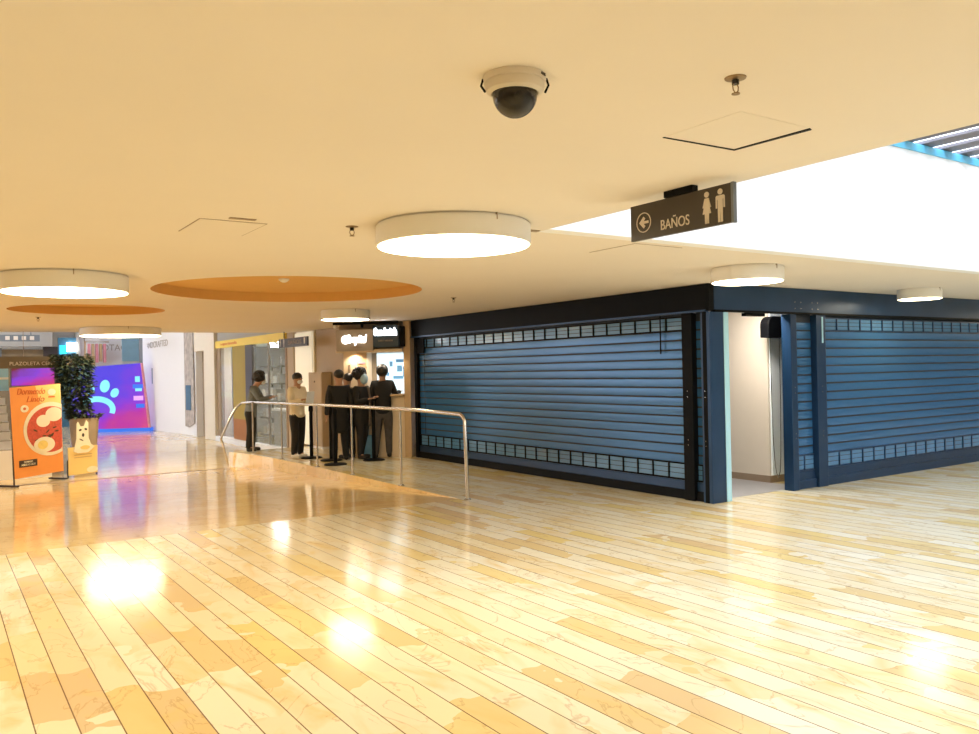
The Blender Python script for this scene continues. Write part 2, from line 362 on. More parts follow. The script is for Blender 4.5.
# ------------------------------------------------------------------ shuttered shop
XA, YB = 7.48, 6.52
def slat_panel(u0, u1, z0, z1, fy, win=None, winx=None):
    """pieces in a local frame: x along the face, y into the shop, z up"""
    pass
def shutter(name, label, loc, rz, width, n_top=.42, header=True, barphase=.13, windows=True, wtop=True, sm='slat', fm='black', top=2.18):
    t = thing(name, label, 'shutter', loc, rz)
    cu = MB(); gp = MB(); k = 0; z = .42
    zz = [.42+.1145*i for i in range(15)]          # slat joints .42 .. 2.02
    if not wtop: zz.append(2.02+.1145)
    for a, c in zip(zz, zz[1:]):
        # slightly convex slat
        cu.prism_x = None
        n = 5; pts = [(0.0015*math.sin(PI*i/n), a+.011+(c-a-.022)*i/n) for i in range(n+1)]
        fr = [cu.bm.verts.new((0, .03-d, q)) for d, q in pts]; ba = [cu.bm.verts.new((width, .03-d, q)) for d, q in pts]
        for i in range(n): cu.bm.faces.new((fr[i], ba[i], ba[i+1], fr[i+1]))
    c1 = cu.build('curtain', sm, t, smooth=True)
    gp.box(0, .032, .0, width, .045, 2.24).build('backing', 'gap', t)
    rows = [(.235, .42)] + ([(2.02+.01, 2.185)] if wtop else [])
    for (a, c) in rows:
        p = MB(); f = MB(); h = (c-a)
        f.box(0, .012, a-.012, width, .03, a+.006); f.box(0, .012, c-.006, width, .03, c+.012)
        xx = barphase; edges = [0]
        while xx < width-.03: edges.append(xx); xx += .27
        edges.append(width)
        for q in range(3): p.box(0, .022, a+h*(q)/3+.008, width, .031, a+h*(q+1)/3)
        for e in edges[1:-1]: f.box(e-.009, .008, a, e+.009, .03, c)
        p.build('window_strip', 'pane', t); f.build('window_bars', fm, t)
    MB().box(0, .0, .115, width, .03, .222).build('bottom_slat', sm if sm == 'slatn' else 'navy', t)
    MB().box(0, -.02, .0, width, .035, .112).build('bottom_rail', fm, t, bevel=.006)
    return t
# face along X = XA, x local runs from the far end (Y 13.55) toward the corner
RA = -PI/2
shA = shutter('roller_shutter', 'wide blue rolling shutter left of the shop corner, behind the steel handrail', (XA, 13.55, 0), RA, 13.55-6.88)
MB().box(0, -.03, .0, .10, .06, 2.24).build('guide_rail', 'black', shA, bevel=.004)
g = MB(); g.box(.10, -.02, 1.93, .34, .0, 2.20); g.build('lock_cover', 'black', shA, bevel=.004)
MB().tube([(.34, -.005, 2.0), (.34, -.006, .45)], .004, 6).build('pull_cable', 'black', shA)
MB().tube([(6.27, -.012, 2.24), (6.27, -.014, 1.75)], .009, 6).build('hanging_strap', 'black', shA)
shAn = shutter('roller_shutter', 'narrow slatted blue shutter strip between two shade-black posts left of the corner', (XA, 6.74, 0), RA, .16, barphase=.08, wtop=False)
shB = shutter('roller_shutter', 'wide slate-blue rolling shutter right of the doorway, facing the ceiling opening', (9.66, YB, 0), 0, 16.0, barphase=.075, fm='navy')
shBn = shutter('roller_shutter', 'narrow slatted blue shutter panel between posts right of the open doorway', (9.02, YB, 0), 0, .43, barphase=.23, wtop=False, fm='navy')

def bolts(t, xs, zs, y, r=.005):
    for x in xs:
        for z in zs:
            MB().lathe([(r, y-.006), (r, y)], 8, (x, 0, z), 'y').build('bolt', 'steel', t)
hd = thing('shutter_header', 'metal header box coloured black for shade above the wide left shutter', 'header', (XA, 13.62, 2.235), RA)
MB().box(0, -.05, 0, 13.62-YB+.05, .04, CZ-2.235-.004).build('box_cover', 'black', hd, bevel=.005)
MB().box(0, -.065, -.012, 13.62-YB-.0, .0, .012).build('lower_lip', 'navy', hd)
hb = thing('shutter_header', 'metal header coloured blue for daylight running right from the shop corner above the doorway', 'header', (XA+.042, YB, 2.235))
MB().box(0, -.05, 0, 18.4, .10, CZ-2.235-.004).build('box_cover', 'navy', hb, bevel=.005)
MB().box(0, -.062, -.012, 18.4, .0, .012).build('lower_lip', 'black', hb)
MB().box(.6, -.02, -.05, .95, .05, -.012).build('latch_plate', 'black', hb)
bolts(hb, (1.5, 1.62, 1.85, 1.97), (.06, .14), -.05, .006)

def post(label, loc, rz, wd, m='black', zs=(1.3, 1.23, .72, .66), bx=None, dp=.14):
    t = thing('shutter_post', label, 'post', loc, rz)
    MB().box(0, -.05, 0, wd, dp-.05, 2.235-.013).build('upright', m, t, bevel=.005)
    bolts(t, [bx or wd/2], zs, -.05)
    return t
post('metal post coloured black for shade right of the wide left shutter', (XA, 6.90, 0), RA, .16, 'black')
post('shaded side of the corner post coloured black, facing the handrail', (XA, 6.58, 0), RA, .06, 'black', dp=.08)
post('corner post coloured blue for daylight at the left side of the open doorway', (XA-.045, YB, 0), 0, .24, 'navy', zs=())
t = thing('door_jamb', 'pale sky blue strip lining the left side of the doorway', 'jamb', (7.68, YB-.05, 0))
MB().box(0, .0, 0, .085, .05, 2.22).build('lining', 'jamb', t, bevel=.003)
post('post coloured blue for daylight right of the open doorway', (8.93, YB, 0), 0, .12, 'navy')
post('post coloured blue for daylight left of the wide right shutter', (9.46, YB, 0), 0, .20, 'navy')
st = thing('reflector_strip', 'short white strip stuck on the daylight-blue post right of the narrow shutter', 'strip', (9.57, YB-.056, 1.86))
MB().box(0, 0, 0, .03, .005, .34).build('tape', 'jamb', st)

# inside the doorway
struct(MB().box(9.33, 7.13, 0, 12.5, 12, CZ-.003).build('wall_inside', 'wall'))
struct(MB().box(9.32, 7.12, 0, 12.51, 12.01, .095).build('baseboard_inside', 'taupe'))
struct(MB().box(7.6, 11.9, 0, 9.32, 12, CZ-.003).build('wall_inside_back', 'wall'))
struct(MB().box(7.55, 6.62, .001, 9.32, 11.9, .004).build('floor', 'shopgrey'))
t = thing('added_room_lamp', 'square lamp added out of view to light the room behind the open doorway', 'lamp', (8.5, 6.82, CZ))  # hidden lamp added to brighten the walls seen through the doorway
MB().box(-.3, -.16, -.04, .3, .16, 0).build('frame', 'lampside', t); MB().box(-.27, -.13, -.05, .27, .13, -.041).build('diffuser', 'daylamp', t)
t = thing('daylit_wall_sheet', 'wall sheet coloured pale blue for daylight behind the hanging chain inside the doorway', 'panel', (9.36, 7.10, .10))
MB().box(0, 0, 0, .62, .028, 2.2).build('sheet', 'daylit_face', t)
t = thing('shutter_motor', 'black rounded motor cover high on the right inside the doorway', 'motor cover', (9.33, 6.92, 1.95))
pts = [(-.24, 0), (-.24, .12)]+[(-.24+.13-.13*math.cos(a), .16+.12*math.sin(a)) for a in [PI/2*i/6 for i in range(7)]]+[(.14, .28), (.14, 0)]
MB().prism_xz(pts, 0, .14).build('cover', 'black', t, bevel=.01)
ch = [(-.15, .05, 0)]+[(-.15+.07*(1-math.cos(PI*i/12))/2*2*.5+ .03*math.sin(PI*i/24), .05, -1.65-.2*math.sin(PI*i/12)) for i in range(13)]
ch = [(-.16, .04, 0), (-.155, .04, -.7), (-.14, .04, -1.3), (-.12, .04, -1.6), (-.09, .04, -1.78), (-.05, .04, -1.86), (-.01, .04, -1.78), (.01, .04, -1.6), (.02, .04, -1.3), (.03, .04, -.7), (.03, .04, 0)]
MB().tube(ch, .005, 6).build('chain_loop', 'steel', t, smooth=True)

# ------------------------------------------------------------------ ceiling lamps
def lamp(x, y, r, h, label):
    t = thing('ceiling_lamp', label, 'ceiling lamp', (x, y, CZ), 0)
    MB().lathe([(r*.97, 0), (r*.97, -.012), (r, -.014), (r, -h), (r-.012, -h), (r-.012, -h+.004)], 72).build('casing', 'lampside', t, smooth=True)
    MB().lathe([(r-.012, -h+.004), (r-.014, -h-.004), (r*.6, -h-.007), (.02, -h-.008)], 72).build('diffuser', 'lampglow', t, smooth=True)
    MB().box(-.004, -r-.002, -h*.3, .004, -r+.01, 0).build('seam_clip', 'taupe', t); return t
lamp(2.84, 4.6, .505, .14, 'large round white drum ceiling lamp nearest the restroom sign')
lamp(1.03, 8.5, .54, .16, 'round drum ceiling lamp at the far left, before the smaller round recess')
lamp(3.05, 17.3, .73, .15, 'round ceiling lamp above the violet screen at the ceiling edge')
lamp(5.25, 11.7, .37, .14, 'small round ceiling lamp between the big recess and the kiosk signs')
lamp(6.65, 5.3, .345, .14, 'round white ceiling lamp above the shuttered shop corner')
lamp(10.85, 5.87, .27, .13, 'small round ceiling lamp above the wide right shutter')
for (x, y) in ((-1.6, 2.4), (.7, .0), (-.9, 5.6), (-.6, 11.6), (-.4, 14.8), (-3.2, 8.6), (-2.2, -2.2), (16.2, 5.87)):  # unseen lamps added for more light on floor and ramp
    lamp(x, y, .5, .14, 'round drum ceiling lamp outside the picture, added to brighten floor and ramp')['group'] = 'added ceiling lamps outside the picture'

# ------------------------------------------------------------------ ceiling fittings
t = thing('dome_camera', 'white ceiling security camera with a dark tinted dome', 'security camera', (1.585, 2.17, CZ))
MB().lathe([(.101, 0), (.103, -.012), (.100, -.020)], 48).build('mounting_plate', 'domebase', t, smooth=True)
MB().lathe([(.096, -.020), (.098, -.034), (.093, -.048), (.077, -.056), (.072, -.05)], 48).build('collar', 'domebase', t, smooth=True)
MB().ball((0, 0, -.060), .073, (1, 1, 1), 32).build('dome', 'dome', t, smooth=True)
MB().ball((0, 0, -.058), .055, (1, 1, .85), 20).build('lens_module', 'module', t, smooth=True)
MB().lathe([(.018, -.004), (.018, .004)], 16, (-.02, -.052, -.078), 'y').build('lens', 'steel', t, smooth=True)
for a in (math.radians(150), math.radians(-35)):
    MB().tube([(.103*math.cos(a), .103*math.sin(a), -.008), (.110*math.cos(a), .110*math.sin(a), -.03), (.096*math.cos(a+.12), .106*math.sin(a+.12), -.052)], .004, 6).build('clip', 'black', t)
text('maker_lettering', 'AXISCAM'[:4], .014, t, 'ink', .045, -.094, -.010, rot=(PI/2, 0, .42), depth=.001)

def sprinkler(x, y, label, s=1.0):
    t = thing('sprinkler', label, 'sprinkler', (x, y, CZ))
    MB().lathe([(.036*s, 0), (.034*s, -.004), (.02*s, -.008)], 24).build('escutcheon', 'brass', t, smooth=True)
    MB().lathe([(.012*s, -.006), (.012*s, -.022*s)], 12).build('nozzle', 'module', t)
    f = MB()
    for q in (-1, 1): f.tube([(q*.008*s, 0, -.02*s), (q*.014*s, 0, -.03*s), (q*.012*s, 0, -.042*s), (0, 0, -.052*s)], .0022*s, 6)
    f.build('frame_arms', 'brass', t)
    MB().lathe([(.014*s, -.052*s), (.014*s, -.055*s)], 14).build('deflector', 'brass', t)
sprinkler(2.22, 1.80, 'small brass sprinkler head on the ceiling right of the security camera')
sprinkler(2.28, 4.95, 'small brass sprinkler head on the ceiling left of the large drum lamp', 1.15)
sprinkler(5.66, 9.20, 'tiny sprinkler head above the left end of the wide blue shutter', 1.1)
sprinkler(1.36, 14.4, 'tiny sprinkler head on the far left behind the smaller round recess', 1.2)
t = thing('smoke_detector', 'white smoke detector inside the big round orange recess', 'smoke detector', (3.30, 9.0, CZ+.125))
MB().lathe([(.06, 0), (.058, -.02), (.04, -.035), (.02, -.045)], 24).build('body', 'lampside', t, smooth=True)

def hatch(x0, y0, x1, y1, label, gap='taupe', drop=0.0, tilt=0):
    t = thing('ceiling_hatch', label, 'hatch', (x0, y0, CZ))
    wx, wy = x1-x0, y1-y0; e = .008
    f = MB(); f.box(0, 0, -.002, wx, e, .001); f.box(0, wy-e, -.002, wx, wy, .001); f.box(0, e, -.002, e, wy-e, .001); f.box(wx-e, e, -.002, wx, wy-e, .001)
    f.build('frame', gap, t)
    MB().box(e, e, -.004, wx-e, wy-e, .001).build('panel', 'ceil', t)
hatch(1.35, 5.10, 1.77, 5.62, 'square ceiling hatch with a thin seam, far left of the drum lamp', 'taupe')
hatch(4.50, 4.63, 5.02, 5.17, 'square ceiling hatch beyond the restroom sign, before the shuttered shop', 'taupe')
t = thing('ceiling_hatch', 'loose ceiling hatch with two dark open gaps, right of the security camera', 'hatch', (2.53, 2.03, CZ))
MB().prism_xy([(0, .40), (.43, .385), (.43, .372), (0, .392)], -.003, .001).build('gap', 'black', t)
MB().prism_xy([(.43, .385), (.45, .01), (.425, .0), (.415, .372)], -.003, .001).build('gap', 'black', t)
MB().box(0, 0, -.0012, .412, .37, .001).build('panel', 'ceil', t)
MB().box(0, 0, -.006, .16, .035, .001).build('plate', 'taupe', thing('ceiling_plate', 'short thin plate on the ceiling beside the far left hatch', 'plate', (1.50, 4.98, CZ)))
MB().box(0, 0, -.006, .12, .05, .001).build('plate', 'taupe', thing('ceiling_plate', 'short thin plate at the corner of the ceiling opening by the drum lamp', 'plate', (3.36, 4.50, CZ)))

# ------------------------------------------------------------------ restroom sign
sg = thing('restroom_sign', 'dark brown hanging sign reading BAÑOS with arrow and two figures', 'sign', (3.33, 3.46, 2.315), RA)
# local x from far-left end toward the right end in the picture, y into +X
MB().box(0, 0, 0, .718, .022, .200).build('panel', 'signbrown', sg, bevel=.002)
MB().box(.718, -.002, -.002, .733, .024, .202).build('end_cap', 'slate', sg)
MB().box(.27, -.012, .2, .475, .034, .236).build('ceiling_bracket', 'black', sg, bevel=.003)
def ringmesh(cx, cz, ro, ri, y0, y1, n=40):
    b = MB(); R4 = [[b.bm.verts.new((cx+q*math.cos(2*PI*i/n), y, cz+q*math.sin(2*PI*i/n))) for i in range(n)] for q, y in ((ro, y0), (ro, y1), (ri, y1), (ri, y0))]
    for k in range(4):
        A, B_ = R4[k], R4[(k+1) % 4]
        for i in range(n): b.bm.faces.new((A[i], A[(i+1) % n], B_[(i+1) % n], B_[i]))
    return b
ringmesh(.105, .095, .056, .051, -.003, 0).build('arrow_ring', 'signink', sg)
ar = [(.070, .095), (.105, .128), (.117, .116), (.104, .102), (.142, .102), (.142, .088), (.104, .088), (.117, .074), (.105, .062)]
MB().prism_xz(ar, -.003, 0).build('arrow', 'signink', sg)
text('lettering', 'BAÑOS', .078, sg, 'signink', .338, -.001, .056, width=.205, depth=.002)
def fig(cx, woman):
    b = MB(); b.prism_xz(circ(cx, .160, .0135, 20), -.003, 0)
    if woman: p = [(-.012, .143), (.012, .143), (.024, .100), (.019, .098), (.013, .118), (.024, .070), (.012, .070), (.011, .024), (.002, .024), (.001, .070), (-.001, .070), (-.002, .024), (-.011, .024), (-.012, .070), (-.024, .070), (-.013, .118), (-.019, .098), (-.024, .100)]
    else: p = [(-.020, .143), (.020, .143), (.025, .137), (.025, .085), (.018, .085), (.018, .125), (.014, .125), (.013, .020), (.002, .020), (.001, .082), (-.001, .082), (-.002, .020), (-.013, .020), (-.014, .125), (-.018, .125), (-.018, .085), (-.025, .085), (-.025, .137)]
    b.prism_xz([(cx+u, q) for u, q in p], -.003, 0)
    for v_ in b.bm.verts: v_.co.x = cx+(v_.co.x-cx)*1.15; v_.co.z = .097+(v_.co.z-.097)*1.1
    return b
fig(.562, True).build('woman_figure', 'signink', sg); fig(.650, False).build('man_figure', 'signink', sg)

# ------------------------------------------------------------------ handrail
t = thing('handrail', 'steel tube handrail along the raised floor edge, with six thin posts', 'handrail', (5.42, 8.62, 0))
def arc(pts): return pts
path = [(0.03, 0, 0), (.02, .0, .5), (.01, 0, .98), (0, .03, 1.03), (0, .09, 1.055), (0, 1.2, 1.075), (0, 4.5, 1.065), (0, 8.2, 1.03), (-.08, 8.58, 1.01), (-.18, 8.6, .93), (-.29, 8.6, .76), (-.50, 8.6, .33), (-.51, 8.6, .27), (-.48, 8.6, .2), (-.38, 8.6, LZ+.02)]
MB().tube(path, .024, 14).build('rail', 'steel', t, smooth=True)
for (px, py) in ((0.03, 0), (0, 1.68), (0, 3.3), (0, 4.72), (-.01, 6.4), (-.04, 8.0)):
    if py > 0: MB().tube([(px, py, 0), (px, py, 1.05)], .016, 10).build('post', 'steel', t, smooth=True)
    MB().lathe([(.045, 0), (.045, .006), (.03, .014)], 20, (px, py, 0.004)).build('floor_flange', 'steel', t, smooth=True)

# ------------------------------------------------------------------ queue stanchions
def stanchion(x, y, label):
    t = thing('queue_stanchion', label, 'stanchion', (x, y, 0), 0, 'black queue stanchions by the kiosk')
    MB().lathe([(.20, 0), (.20, .012), (.17, .025), (.04, .035)], 32).build('base', 'black', t, smooth=True)
    MB().lathe([(.033, .03), (.033, .88)], 16).build('post', 'black', t, smooth=True)
    MB().lathe([(.038, .88), (.042, .90), (.042, .97), (.03, .985)], 16).build('belt_head', 'black', t, smooth=True)
stanchion(5.92, 14.85, 'black queue stanchion right of the woman in the cream blouse')
stanchion(5.80, 13.45, 'black queue stanchion with its round base nearest the handrail, before the man in black')
stanchion(6.62, 13.62, 'black queue stanchion in front of the person at the kiosk counter')
stanchion(6.02, 14.15, 'black queue stanchion just behind the man in the long black outfit')

# ------------------------------------------------------------------ kiosk (local: x to the right, y into the kiosk)
KA = math.atan2(13.66-14.69, 7.37-6.32)
k = thing('food_kiosk', 'cream food kiosk with a lit menu opening beside the blue shutter', 'kiosk', (6.32, 14.69, 0), KA)
MB().box(.20, .02, 0, .67, .30, 2.0).build('side_panel', 'kioskcream', k, bevel=.004)
MB().box(.67, .02, 0, 1.40, .30, 1.14).build('counter_front', 'kioskcream', k, bevel=.004)
MB().box(.62, -.10, 1.14, 1.40, .35, 1.18).build('counter_top', 'wood', k, bevel=.006)
MB().box(1.40, -.03, 0, 1.53, .32, CZ-.004).build('corner_column', 'wood', k, bevel=.006)
MB().box(.10, -.11, 1.972, 1.40, .30, 2.03).build('lintel', 'kioskcream', k, bevel=.004)
MB().box(.10, .10, 2.03, 1.33, .30, CZ-.004).build('bulkhead', 'taupe', k)
MB().box(.20, .9, 0, 1.45, .95, CZ-.004).build('back_wall', 'white', k)
mb = MB().box(.68, .55, 1.18, 1.42, .58, 1.96).build('menu_screen', 'menu', k)
for (u, z, a, c) in ((.74, 1.58, .09, .14), (.88, 1.52, .06, .07), (1.10, 1.60, .10, .12), (1.22, 1.50, .07, .2), (.95, 1.70, .06, .10), (1.08, 1.78, .16, .06), (.76, 1.36, .08, .12), (1.02, 1.46, .20, .06)):
    MB().box(u, .535, z, u+a, .549, z+c).build('menu_tile', 'menublue', k)
nb = MB(); nb.box(.48, .005, 1.70, .66, .018, 1.96).build('notice_board', 'wood', k)
MB().box(.50, -.004, 1.76, .64, .004, 1.80).build('notice_strip', 'pink', k)
MB().box(.50, -.004, 1.87, .64, .004, 1.90).build('notice_strip', 'tan', k)
MB().box(.30, .005, 1.55, .345, .018, 1.75).build('narrow_handle', 'taupe', k, bevel=.006)
s1 = thing('lit_sign', 'beige box sign with glowing white script lettering on the kiosk left side', 'sign', (6.37, 14.64, 0), KA)
MB().box(.06, -.16, 2.0, .78, .0, 2.40).build('sign_box', 'greysign', s1, bevel=.005)
text('glowing_letters', 'Crepital', .19, s1, 'glow', .44, -.165, 2.22, width=.42, shear=.25, bold=.008)
MB().prism_xz([(u*1.0, z) for u, z in circ(.25, 2.215, .075, 24)], -.172, -.161).build('glowing_emblem', 'glow', s1)
text('small_letters', 'CREPERIA', .04, s1, 'taupe', .46, -.165, 2.07, width=.22)
s2 = thing('lit_sign', 'navy box sign with glowing white lettering on the kiosk right side', 'sign', (6.37, 14.64, 0), KA)
MB().box(.785, -.16, 2.06, 1.28, .0, 2.47).build('sign_box', 'navysign', s2, bevel=.005)
text('glowing_letters', 'Sandwich', .17, s2, 'glow', 1.03, -.165, 2.34, width=.44, bold=.012)
text('small_letters', 'CAFE Y HELADO', .04, s2, 'tan', 1.03, -.165, 2.18, width=.28)
MB().box(1.30, -.14, 2.07, 1.37, .0, 2.44).build('end_box', 'black', s2)
sp = thing('track_spotlight', 'tiny black track with spotlights above the kiosk signs', 'spotlight', (6.32, 14.69, 0), KA)
MB().box(.05, -.10, 2.50, 1.32, -.06, CZ-.001).build('track', 'black', sp)
MB().lathe([(.025, 2.44), (.03, 2.50)], 12, (.62, -.08, 0)).build('spot', 'black', sp)
MB().lathe([(.025, 2.44), (.03, 2.50)], 12, (.08, -.08, 0)).build('spot', 'lampside', sp)

for q_ in (.45, .85, 1.2):  # lintel discs and spots added to brighten the kiosk front
    MB().lathe([(.035, 1.962), (.035, 1.975)], 14, (q_, -.06, 0)).build('downlight', 'lampside', k)
    ld = bpy.data.lights.new('kiosk_fill_spot', 'SPOT'); ld.energy = 8; ld.spot_size = 2.4; ld.spot_blend = .6; ld.color = (1, .84, .64); ld.shadow_soft_size = .03
    lo = bpy.data.objects.new('kiosk_fill_spot', ld); C.objects.link(lo); lo.location = (6.32+math.cos(KA)*q_+math.sin(KA)*.10, 14.69+math.sin(KA)*q_-math.cos(KA)*.10, 1.95); lo.rotation_euler = (.25, 0, KA)
# walls left of the kiosk
struct(MB().box(7.02, 14.6, 0, 7.2, 17.25, CZ-.003).build('wall_kiosk_side', 'tan'))
struct(MB().box(6.98, 17.25, 0, 7.2, 18.3, CZ-.003).build('wall_cream', 'cream'))
t = thing('glowing_wall_sheet', 'tall cream wall sheet with added glow behind the woman in the cream blouse', 'light panel', (6.93, 17.27, .02))
MB().box(0, 0, 0, .045, 1.0, 2.50).build('face', 'glowing_wall', t)
struct(MB().box(6.90, 18.3, LZ, 7.2, 18.7, 4.2).build('wall_pier', 'tan'))
t = thing('tall_cabinet', 'tall taupe metal cabinet against the wall left of the kiosk queue', 'cabinet', (6.77, 16.35, 0))
MB().box(0, 0, .05, .22, .72, 1.62).build('body', 'tan', t, bevel=.006)
MB().box(-.008, .02, .08, .0, .70, 1.58).build('door', 'tan', t, bevel=.003)
MB().lathe([(.018, -.004), (.018, 0)], 14, (0, 0, 0), 'y').build('lock', 'ink', t).location = (-.01, .35, 1.42)
MB().box(.01, .01, 0, .21, .71, .05).build('plinth', 'white', t)
t = thing('restroom_sign', 'dark hanging sign with restroom figures above the cream wall', 'sign', (6.6, 18.42, 2.19), RA)
MB().box(0, 0, 0, 1.75, .03, .20).build('panel', 'signbrown', t)
for u in (.12, .34): fg = fig(u, u < .2); fg.build('figure', 'signink', t).scale = (1, 1, 1.2)
text('lettering', 'BAÑOS', .13, t, 'taupe', 1.0, -.002, .10, width=.8)
MB().box(1.55, -.004, .05, 1.62, .0, .18).build('figure', 'signink', t)
MB().box(.3, .01, .20, .34, .02, CZ-2.19).build('hanger', 'black', t)

# ------------------------------------------------------------------ glass shop front on the right, far end (X = 6.9)
sf = thing('glass_storefront', 'glass shop front with a yellow fascia behind the man at the handrail', 'shop front', (6.9, 24.4, LZ), RA)
# local x: 0 at Y 24.4 .. 5.7 at Y 18.7 ; y into the shop
MB().box(0, -.06, 2.68, 5.7, .1, 2.88).build('fascia', 'fascia_yellow', sf)
MB().box(.0, 0, 2.89, 5.7, .15, 4.6).build('upper_wall', 'greywall', sf)
text('fascia_lettering', 'supertienda', .11, sf, 'rust', 1.3, -.065, 2.78, width=1.5)
MB().box(0, -.02, 0, .3, .1, 2.68).build('frame', 'taupe', sf)
MB().box(.3, 0, .15, 1.5, .02, 2.68).build('glass', 'glass', sf)
MB().box(1.5, -.02, .7, 2.65, .05, 2.68).build('mustard_panel', 'mustard', sf)
MB().box(1.5, -.02, .14, 2.65, .05, .7).build('lower_panel', 'rustpanel', sf)
MB().box(2.65, -.03, 0, 3.2, .08, 2.68).build('dark_column', 'greydark', sf)
MB().box(3.2, 0, .15, 5.6, .02, 2.68).build('glass', 'glass', sf)
MB().box(4.35, -.01, .15, 4.42, .03, 2.68).build('mullion', 'steel', sf)
MB().box(5.6, -.02, 0, 5.7, .1, 2.68).build('frame', 'taupe', sf)
MB().box(0, -.1, 0, 5.7, .12, .14).build('base_ledge', 'white', sf)
MB().box(-1, 2.6, 0, 6.5, 2.7, 2.9).build('back_wall', 'shopback', sf)
MB().box(-1, .1, 2.75, 6.5, 2.6, 2.88).build('inner_ceiling', 'shopteal', sf)
MB().box(3.3, 1.6, 2.05, 6.3, 1.7, 2.75).build('bulkhead', 'shopteal', sf)
for u in (2.9, 3.6, 4.4, 5.2):
    MB().lathe([(.07, 2.72), (.07, 2.75)], 14, (u, .6, 0)).build('downlight', 'daylamp', sf)
for u in (.6, 1.3): MB().box(u, 1.4, 2.70, u+.5, 1.6, 2.75).build('downlight', 'daylamp', sf)
t = thing('display_shelf', 'white shelf unit with boxed goods inside the glass shop', 'shelf', (6.9, 24.4, LZ), RA)
MB().box(3.6, 1.3, 0, 3.66, 1.6, 2.0).build('side', 'white', t); MB().box(5.0, 1.3, 0, 5.06, 1.6, 2.0).build('side', 'white', t)
for z in (.5, .95, 1.35, 1.75): MB().box(3.66, 1.3, z, 5.0, 1.6, z+.03).build('shelf', 'white', t)
for z in (.53, .98, 1.38, 1.78):
    for i in range(6):
        u = 3.75+.2*i; h = random.uniform(.12, .24)
        o = MB().box(u, 1.35, z, u+.13, 1.5, z+h).build('boxed_goods', random.choice(['product', 'ink', 'wood', 'bluepic']), None); o.location = (6.9, 24.4, LZ); o.rotation_euler = (0, 0, RA)
        tag(o, 'small boxed goods on the white shelf inside the glass shop', 'box', 'boxed goods on the shop shelf')
t = thing('blue_light_panel', 'backlit blue panel inside the glass shop beside the dark column', 'light panel', (6.9, 24.4, LZ), RA)
MB().box(3.25, 1.2, 1.35, 3.5, 1.24, 2.0).build('panel', 'shopblue', t)
MB().box(3.25, 1.2, 0, 3.5, 1.24, 1.35).build('stand', 'greydark', t)
t = thing('shop_counter', 'low grey counter inside the glass shop behind the window', 'counter', (6.9, 24.4, LZ), RA)
MB().box(3.3, .5, 0, 5.4, 1.0, .95).build('body', 'shopgrey', t); MB().box(3.25, .45, .95, 5.45, 1.05, 1.0).build('top', 'white', t)
t = thing('black_sign', 'small black sign hanging inside the glass shop window', 'sign', (6.9, 24.4, LZ), RA)
MB().box(3.45, .9, 2.02, 4.3, .95, 2.2).build('panel', 'ink', t); MB().box(3.6, .89, 2.08, 4.15, .9, 2.13).build('lettering', 'signink', t)
MB().box(3.85, .91, 2.2, 3.87, .93, 2.75).build('hanger', 'ink', t)
t = thing('goods_rack', 'grey rack of goods behind the left pane of the glass shop', 'rack', (6.9, 24.4, LZ), RA)
for z in (.1, .6, 1.1, 1.6, 2.1): MB().box(.1, 1.2, z, 1.8, 1.6, z+.04).build('shelf', 'greydark', t)
for u in (.1, .9, 1.76): MB().box(u, 1.55, 0, u+.04, 1.6, 2.4).build('upright', 'greydark', t)
for z in (.14, .64, 1.14, 1.64):
    for i in range(5):
        u = .18+.32*i; o = MB().box(u, 1.25, z, u+.24, 1.5, z+random.uniform(.2, .38)).build('boxed_goods', random.choice(['shopgrey', 'slate', 'product', 'white']), None); o.location = (6.9, 24.4, LZ); o.rotation_euler = (0, 0, RA)
        tag(o, 'boxed goods on the grey rack behind the left shop pane', 'box', 'boxed goods on the grey rack')

# column, recess and white curved wall further back
struct(MB().box(6.80, 24.4, LZ, 7.3, 25.5, 4.6).build('wall_column', 'tan' if False else 'wall'))
struct(MB().box(7.05, 25.5, LZ, 7.3, 26.6, 4.6).build('wall_recess', 'taupe'))
struct(MB().box(6.80, 25.5, 2.35, 7.05, 26.6, 4.6).build('wall_recess_head', 'wall'))
pts = []
for i in range(13):
    a = i/12; y = 26.6+a*5.6; pts.append((6.72+.22*math.cos(PI*a)-.10, y))
b = MB(); out = pts+[(7.4, 32.2), (7.4, 26.6)]
struct(b.prism_xy(out[::-1], LZ, 4.6).build('wall_white_curved', 'cream' if False else 'white'))
t = thing('wall_mural', 'grey floral mural on the white wall beside the brown recess', 'mural', (6.79, 27.9, LZ), RA)
MB().prism_xz([(-.5, .3), (-.35, 1.1), (-.55, 1.8), (-.4, 2.5), (-.2, 3.3), (.4, 3.5), (1.15, 3.4), (1.22, 1.6), (1.2, .4), (.5, .25)], 0, .03).build('drawing', 'mural', t)
MB().box(.25, -.01, .8, .85, .0, 1.6).build('blue_print', 'bluepic', t)
t = thing('wall_poster', 'small dark blue poster on the far white wall', 'poster', (6.45, 31.6, 1.35), RA)
MB().box(0, 0, 0, .7, .03, .55).build('sheet', 'bluepic', t)
t = thing('wall_lettering', 'grey raised lettering along the top of the far white wall', 'lettering', (6.42, 30.2, 2.45), RA)
text('letters', 'HANDCRAFTED', .30, t, 'greyink', 0, 0, .25, width=3.6)

